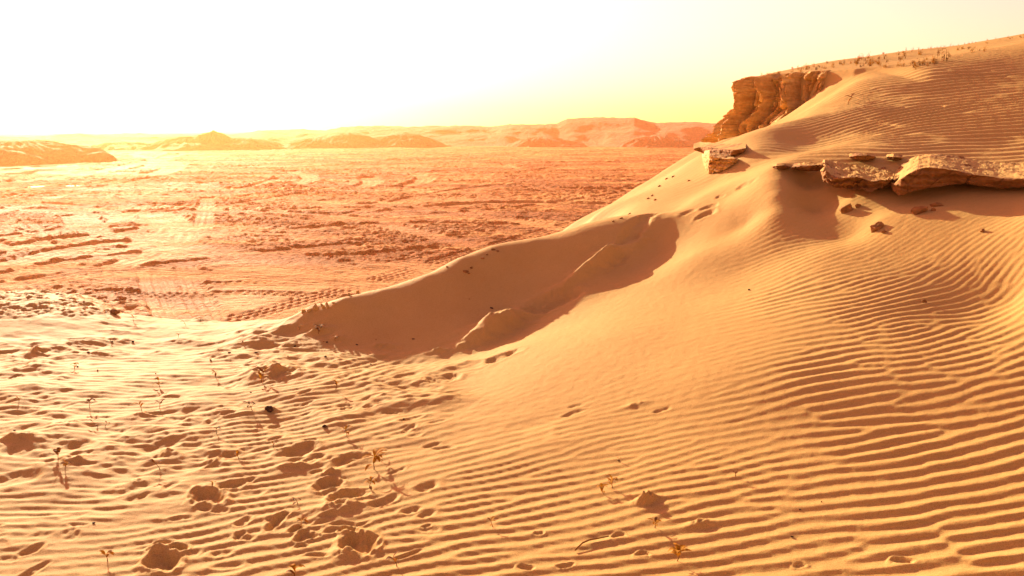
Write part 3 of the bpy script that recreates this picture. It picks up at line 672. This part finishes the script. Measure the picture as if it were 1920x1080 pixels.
# ------------------------------------------------------------------ loose rocks, clods, shards
import bmesh
def rock(name, px, py, wpx, hpx, seed, mat, label, cat='rock', group=None, flat=.7, tilt=0., sink=.3, spike=0):
    x, y = hit(px, py+hpx/2, lambda a, b: near_z(a, b)[0]); r = math.hypot(x, y)
    W = wpx/F*r/2; Hh = hpx/F*r
    rg = np.random.default_rng(seed); bm = bmesh.new()
    for _ in range(16 if not spike else 9):
        v = rg.normal(size=3); v /= np.linalg.norm(v); v *= rg.uniform(.8, 1.05)
        if spike: v[:2] *= .8+.4*(1-max(v[2], 0))
        bm.verts.new((v[0]*W, v[1]*W*flat, v[2]*Hh*.62))
    bmesh.ops.convex_hull(bm, input=bm.verts); 
    for v in [v for v in bm.verts if not v.link_faces]: bm.verts.remove(v)
    bmesh.ops.triangulate(bm, faces=bm.faces)
    bmesh.ops.subdivide_edges(bm, edges=bm.edges, cuts=3, use_grid_fill=True)
    co = np.array([v.co for v in bm.verts]); k = 1/(W+1e-6)
    nz = fbm3(co[:, 0]*k*1.6+seed, co[:, 1]*k*1.6, co[:, 2]*k*1.6, seed, 4, .6)*.11*min(W, Hh)
    for v, q in zip(bm.verts, nz): v.co += v.co.normalized()*q
    me = bpy.data.meshes.new(name); bm.to_mesh(me); bm.free(); me.materials.append(mat)
    o = bpy.data.objects.new(name, me); COL.objects.link(o)
    o.location = (x, y, tz(x, y)+Hh*(.5-sink)); o.rotation_euler = (rg.uniform(-.15, .15), math.radians(-tilt), 0)
    return tag(o, label, cat, group)
DARK = rock_mat('dark_stone', (.035, .018, .012), (.05, .027, .018), (.08, .045, .03))
rock('sandstone_chunk', 1587, 386, 30, 20, 21, CRUST, 'rough brown chunk on the sand below the ragged ledge', tilt=30)
rock('sandstone_chunk', 1608, 384, 14, 9, 22, CRUST, 'small brown chunk just right of the rough one below the ledge')
rock('sandstone_chunk', 1724, 390, 34, 16, 23, CRUST, 'wedge shaped brown chunk on the sand below the long ledge', tilt=25)
rock('sandstone_chunk', 1757, 382, 24, 8, 24, CRUST, 'flat brown chunk just right of the wedge shaped one')
rock('sandstone_chunk', 1748, 392, 12, 8, 25, CRUST, 'tiny brown chunk between wedge and flat chunk, set lower')
rock('sandstone_chunk', 1644, 422, 28, 14, 26, CRUST, 'lone tilted brown chunk on the rippled sand below the ledges', tilt=25)
rock('sandstone_chunk', 1657, 433, 10, 7, 27, CRUST, 'tiny chunk at the lower right foot of the lone tilted chunk')
rock('sandstone_chunk', 1842, 431, 10, 7, 28, CRUST, 'tiny chunk at the end of a groove in the sand near right edge')
rock('dark_stone', 505, 763, 20, 13, 31, DARK, 'dark pointed stone lying beside a seedling on the flat sand', 'stone')
rock('dark_stone', 609, 797, 11, 7, 32, DARK, 'small dark stone on rippled sand right below the pointed one', 'stone')
rock('dark_stone', 922, 576, 8, 5, 33, DARK, 'tiny dark stone in the shaded hollow above the big slump', 'stone')
rock('dark_stone', 1404, 542, 5, 4, 34, DARK, 'tiny dark stone at the edge of the ripples on the slope', 'stone')
rock('sandstone_chunk', 1732, 563, 11, 7, 35, CRUST, 'small chunk on a disturbed patch of the rippled right slope')
for i, (a, b, w, h) in enumerate([(569,580,9,12),(579,577,11,15),(592,573,12,17),(604,571,14,14),(615,570,12,14),(625,568,9,8),(655,549,8,7),(671,541,9,9)]):
    rock('crust_shard', a, b, w, h, 50+i, SAND, 'pale upright crust shard in the broken row on the low dune edge', 'shard', 'upright shards along the low dune edge', sink=.25, spike=1, tilt=(i*37 % 50)-25)
for i, (a, b, w, h) in enumerate([(873,506,14,7),(884,500,7,5),(879,511,6,4),(925,466,10,5),(933,469,7,4),(905,482,8,5),(913,476,6,4),(838,499,6,4)]):
    rock('sand_clod', a, b, w, h, 80+i, CRUST, 'small brown clod scattered at the crest of the shaded hollow', 'clod', 'clods at the crest of the shaded hollow', sink=.4)
rock('sand_clod', 215, 583, 22, 12, 99, CRUST, 'squarish clod at the right end of the rubble patch on the left', 'clod', sink=.3)
for i, (a, b) in enumerate([(1250,334),(1262,330),(1292,337),(1236,348),(1180,400),(1165,408),(1150,414),(1215,371),(1222,366),(1228,374)]):
    rock('sand_clod', a, b, 7, 3.5, 120+i, CRUST, 'small dark clod on the bright slope between hollow and cliff', 'clod', 'clods on the bright slope below the cliff', tilt=30)
pb = [(x, y) for x, y in [(540,668),(553,648),(430,660),(590,560),(695,682),(670,645),(607,640),(613,641),(775,635),(705,636),(470,735),(610,668),(880,560),(145,687),(165,660),(183,694),(210,640),(250,640),(292,700),(395,675),(480,660),(455,640),(28,806),(176,980),(705,900),(757,785),(1160,863),(1540,940),(1500,955),(1485,1005)]]
for i, (a, b) in enumerate(pb):
    rock('pebble', a, b, 3+2*(i % 3), 2.2+(i % 2), 150+i, DARK if i % 3 else CRUST, 'tiny dark crumb lying on the pale rippled sand', 'pebble', 'crumbs scattered on the rippled sand', sink=.2)

# ------------------------------------------------------------------ seedlings and weeds
def leaf_mat(name, c1, c2):
    m, nt, b = new_mat(name)
    c = ramp(nt, noise(nt, 60, 3), [(.35, c1), (.65, c2)]); nt.links.new(c, b.inputs['Base Color']); b.inputs['Roughness'].default_value = .8; b.inputs['Specular IOR Level'].default_value = .1
    tr = N(nt, 'ShaderNodeBsdfTranslucent'); nt.links.new(c, tr.inputs['Color']); mx = nt.nodes.new('ShaderNodeMixShader'); mx.inputs[0].default_value = .35
    out = nt.nodes['Material Output']; nt.links.new(b.outputs[0], mx.inputs[1]); nt.links.new(tr.outputs[0], mx.inputs[2]); nt.links.new(mx.outputs[0], out.inputs['Surface'])
    return m
LEAF = leaf_mat('dry_ochre_leaf', (.26, .11, .008), (.42, .20, .015)); LEAFD = leaf_mat('withered_leaf', (.10, .035, .008), (.20, .075, .012))
STEM = leaf_mat('brown_stem', (.14, .06, .015), (.20, .09, .02))
def tube(vs, fs, p, r, k=5):
    b0 = len(vs)
    for i, c in enumerate(p):
        q = r*(1-.6*i/(len(p)-1))
        for j in range(k): a = j/k*2*math.pi; vs.append((c[0]+q*math.cos(a), c[1]+q*math.sin(a), c[2]))
    for i in range(len(p)-1):
        for j in range(k): a = b0+i*k+j; c2 = b0+i*k+(j+1) % k; fs.append((a, c2, c2+k, a+k))
def leaf_geo(vs, fs, base, yaw, ln, w, lift, droop, fold=.3):
    n = 6; b0 = len(vs); cx, cy = math.cos(yaw), math.sin(yaw); px_, pz = 0, 0; a = lift
    c = [0, 0]
    for i in range(n+1):
        t = i/n; ww = w*math.sin(math.pi*min(t*.92+.06, 1))**.8
        for s in (-1, 0, 1):
            vs.append((base[0]+cx*c[0]-cy*s*ww, base[1]+cy*c[0]+cx*s*ww, base[2]+c[1]+abs(s)*ww*fold+(.0007)))
        c[0] += ln/n*math.cos(a); c[1] += ln/n*math.sin(a); a -= droop/n
    for i in range(n):
        for s in (0, 1): k = b0+i*3+s; fs.append((k, k+1, k+4, k+3))
def seedling(px, py, hpx, seed, label, nl=5, lean=0., dark=False, group=None, top_only=False, wide=1.):
    """px, py is where the stem leaves the sand"""
    x, y = hit(px, py, lambda a, b: near_z(a, b)[0]); r = math.hypot(x, y); Hh = hpx/F*math.hypot(r, 1.7-tz(x, y))
    rg = random.Random(seed)
    e = bpy.data.objects.new('seedling', None); e.empty_display_size = .05; COL.objects.link(e); e.location = (x, y, tz(x, y)-.004)
    tag(e, label, 'seedling', group)
    L = Hh*lean; p = [(L*(t**1.4)+.04*Hh*math.sin(t*5+seed), .15*Hh*t*math.sin(seed), Hh*.72*t) for t in [i/6 for i in range(7)]]
    vs, fs = [], []; tube(vs, fs, p, max(.0022, Hh*.03)); poly_mesh('stem', vs, fs, STEM, e, True)
    for k in range(nl):
        t = 1 if (k < nl*.65 or top_only) else rg.uniform(.35, .8); q = p[int(t*6)]
        vs, fs = [], []; leaf_geo(vs, fs, q, rg.uniform(0, 6.28) if k > 1 else (k*math.pi+rg.uniform(-.5, .5)), Hh*rg.uniform(.38, .62)*wide, Hh*rg.uniform(.07, .12)*wide, rg.uniform(.5, 1.25), rg.uniform(.8, 2.2))
        poly_mesh('leaf', vs, fs, LEAFD if (dark or rg.random() < .25) else LEAF, e, True)
    return e
SD = [ # px, py, height px, leaves, lean, dark, label
 (139,692,15,7,.1,0,'yellowish bushy seedling alone on the flat sand at far left'),
 (299,725,20,6,-.1,0,'seedling rising behind a dark curved footprint dent, left of centre sand'),
 (169,766,22,5,-.05,1,'reddish brown seedling left of the two seedlings side by side'),
 (267,770,22,4,-.2,0,'thin pale seedling, left one of two standing side by side'),
 (300,765,20,5,.05,1,'dark leaved seedling, right one of two standing side by side'),
 (184,800,18,3,-.5,1,'bent leaning seedling on the sand below the reddish brown one'),
 (196,800,12,2,.5,0,'tiny sprout at the right side of the bent leaning seedling'),
 (489,716,22,9,.2,0,'many leaved yellow seedling with arched stem near the sand centre left'),
 (405,708,16,6,-.1,0,'low yellow seedling left of the arched stem one'),
 (474,770,18,6,-.3,1,'seedling standing just left of the dark pointed stone'),
 (406,812,16,8,.1,1,'squat seedling with spreading leaves on the left rippled sand'),
 (300,880,24,4,-.35,1,'seedling with a long shadow and drooping head at lower left'),
 (447,860,16,7,-.1,0,'small yellow seedling left of the long curved footprints'),
 (108,862,22,8,.15,1,'leafy brown seedling on a small hump at the left edge'),
 (122,880,18,6,.2,0,'pale seedling right below the leafy brown one at left'),
 (399,912,14,5,0,0,'tiny seedling on the upper rim of a round footprint'),
 (203,1052,24,5,-.1,0,'lone seedling near the bottom left corner left of a footprint'),
 (558,945,14,5,-.1,1,'small dark seedling at the top of a long slanting footprint'),
 (650,818,18,7,-.05,0,'compact seedling above the long curved footprints'),
 (700,880,30,10,.1,0,'large bushy seedling with twin tops beside the footprints'),
 (712,862,18,6,.1,0,'yellow seedling just above the large bushy one'),
 (693,915,18,8,.1,0,'seedling on a ridge between footprints below the large bushy one'),
 (553,1080,22,6,.05,0,'yellow seedling cut by the bottom edge of the photo'),
 (745,1062,24,3,-.25,1,'dark upright bud leaning left near the bottom edge'),
 (563,988,16,7,.2,0,'low spreading seedling among the overlapping lower footprints'),
 (1147,915,18,8,.1,0,'right and taller of the twin sprouts on open ripples'),
 (1131,925,16,8,-.2,0,'left and lower of the twin sprouts on open ripples'),
 (925,988,16,5,-.3,0,'wilted bent seedling on ripples right of the deep footprint'),
 (1229,990,18,7,-.1,0,'small seedling just below the pointed sand hump'),
 (1271,1052,28,11,.0,0,'dense dark tufted seedling near the bottom edge centre right'),
 (1379,893,12,4,-.1,1,'tiny lone sprout with a thin shadow on right ripples'),
 (1160,866,9,3,.1,1,'tiny dark sprout above the twin sprouts'),
 (628,640+0,10,3,.1,1,'tiny sprout on the bright sand under the dark slope'),
 (597,626,16,8,.1,1,'bushy little seedling at the left foot of the shaded hollow'),
 (562,618,8,4,.1,0,'small yellow seedling left of the bushy one at the hollow foot'),
 (630,730,16,4,.2,0,'spindly seedling on the rippled sand left of the slope footprints'),
 (375,604,12,6,.2,0,'yellow seedling on the far lip of the flat sand'),
 (348,610,12,4,-.2,0,'spindly seedling on the far lip, left of the yellow one'),
 (250,603,14,3,0,0,'single thin seedling standing on the lip right of the rubble patch'),
 (197,590,10,5,0,0,'tiny seedling beside the squarish clod at the rubble patch'),
 (335,632,9,5,-.1,0,'low seedling on bright sand just inside the far lip'),
 (208,640,8,4,0,0,'minute seedling on bright sand in front of the rubble patch'),
 (36,752,12,3,0,0,'pale thin sprout at the far left edge'),
 (512,838,10,4,.1,0,'faint small sprout between squat seedling and long footprints'),
 (630,700+28,6,3,0,1,'dark speck of a sprout beside the spindly seedling'),
 (1590,196,16,3,.3,1,'lone little sprout on the smooth slope below the cliff end'),
]
for i, (a, b, h, nl, ln, dk, lab) in enumerate(SD): seedling(a, b, h*(.78 if a < 470 else 1.05), i+1, lab, nl, ln, dk, wide=1.45)
# a fallen twig
def twig():
    a = [(1078,1037),(1092,1025),(1105,1019),(1125,1015),(1142,1012)]
    pts_ = [hit(*q) for q in a]; p = [(x, y, tz(x, y)+.010) for x, y in pts_]
    vs, fs = [], []; k = 6
    for i, c in enumerate(p):
        for j in range(k): t = j/k*6.283; q = .0042*(1-.1*i); vs.append((c[0], c[1]+q*math.cos(t), c[2]+q*math.sin(t)))
    for i in range(len(p)-1):
        for j in range(k): s0 = i*k+j; s1 = i*k+(j+1) % k; fs.append((s0, s1, s1+k, s0+k))
    tag(poly_mesh('twig', vs, fs, STEM, None, True), 'thin brown twig half buried in ripples near bottom centre', 'twig')
twig()
# weeds on the dune top: each its own object, copies of a few built ones
def weed_mesh(seed, tall):
    rg = random.Random(seed); vs, fs = [], []
    for k in range(rg.randint(5, 9)):
        x, y = rg.uniform(-.03, .03), rg.uniform(-.03, .03); h = rg.uniform(.35, 1)*.09*tall; a = rg.uniform(0, 6.28); L = rg.uniform(0, .4)*h
        p = [(x+L*t*math.cos(a), y+L*t*math.sin(a), h*t-.01) for t in (0, .33, .66, 1)]; tube(vs, fs, p, .0028, 4)
        for j in range(rg.randint(2, 4)): leaf_geo(vs, fs, p[rg.randint(1, 3)], rg.uniform(0, 6.28), rg.uniform(.02, .04), .006, rg.uniform(.1, 1.2), 1.4)
    me = bpy.data.meshes.new('dry_weed'); me.from_pydata(vs, [], fs); me.update(); me.materials.append(LEAFD if seed % 2 else LEAF); return me
WM = [weed_mesh(i+500, .8+.15*i) for i in range(7)]
rg = random.Random(11)
def dune_z(x, y): 
    return tz(x, y)
def weed_at(px, py, sc, label, group, k):
    x, y = hit(px, py, lambda a, b: near_z(a, b)[0], lo=9)
    o = bpy.data.objects.new('dry_weed', WM[k % 7]); COL.objects.link(o); o.location = (x, y, tz(x, y)); o.rotation_euler = (0, 0, rg.uniform(0, 6.28)); o.scale = (sc,)*3
    tag(o, label, 'weed', group)
k = 0
for (x0, y0, x1, y1, n, sp, sc, lab, grp) in [
    (1425,144,1610,117,46,5,1.0,'small brown weed in the ragged row on the cliff top edge','weeds along the cliff top'),
    (1605,120,1665,117,34,6,1.1,'brown weed in the thick cluster just right of the cliff','weeds in the thick cluster right of the cliff'),
    (1680,118,1700,105,10,7,1.2,'brown weed in the loose bunch between the thick clusters','weeds in the loose bunch on the dune top'),
    (1705,127,1755,116,24,5,1.0,'brown weed in the low cluster on the sand below the skyline','weeds in the low cluster below the skyline'),
    (1758,104,1850,90,14,6,1.0,'scattered small weed on the pale sand close to the skyline at right','scattered weeds near the skyline at right'),
    (1640,100,1920,66,34,2,.6,'tiny weed silhouetted on the skyline of the dune','weeds silhouetted on the dune skyline')]:
    for i in range(n):
        t = rg.random(); weed_at(x0+(x1-x0)*t, y0+(y1-y0)*t+rg.gauss(0, sp)*.8+ (2 if sp < 3 else 0), sc*.6*rg.uniform(.6, 1.25), lab, grp, k); k += 1
weed_at(1772, 114, 1.7, 'dark round tuft standing alone right of the low weed cluster', None, 3)
weed_at(1724, 103, 1.3, 'dark little tuft just under the skyline above the low cluster', None, 2)
print('spine', [(a, b, round(math.hypot(*hit(a, b, lo=5)), 2)) for a, b in [(1300,284),(1316,300),(1330,290),(1345,323),(1375,291),(1398,284)]])
#==END3==
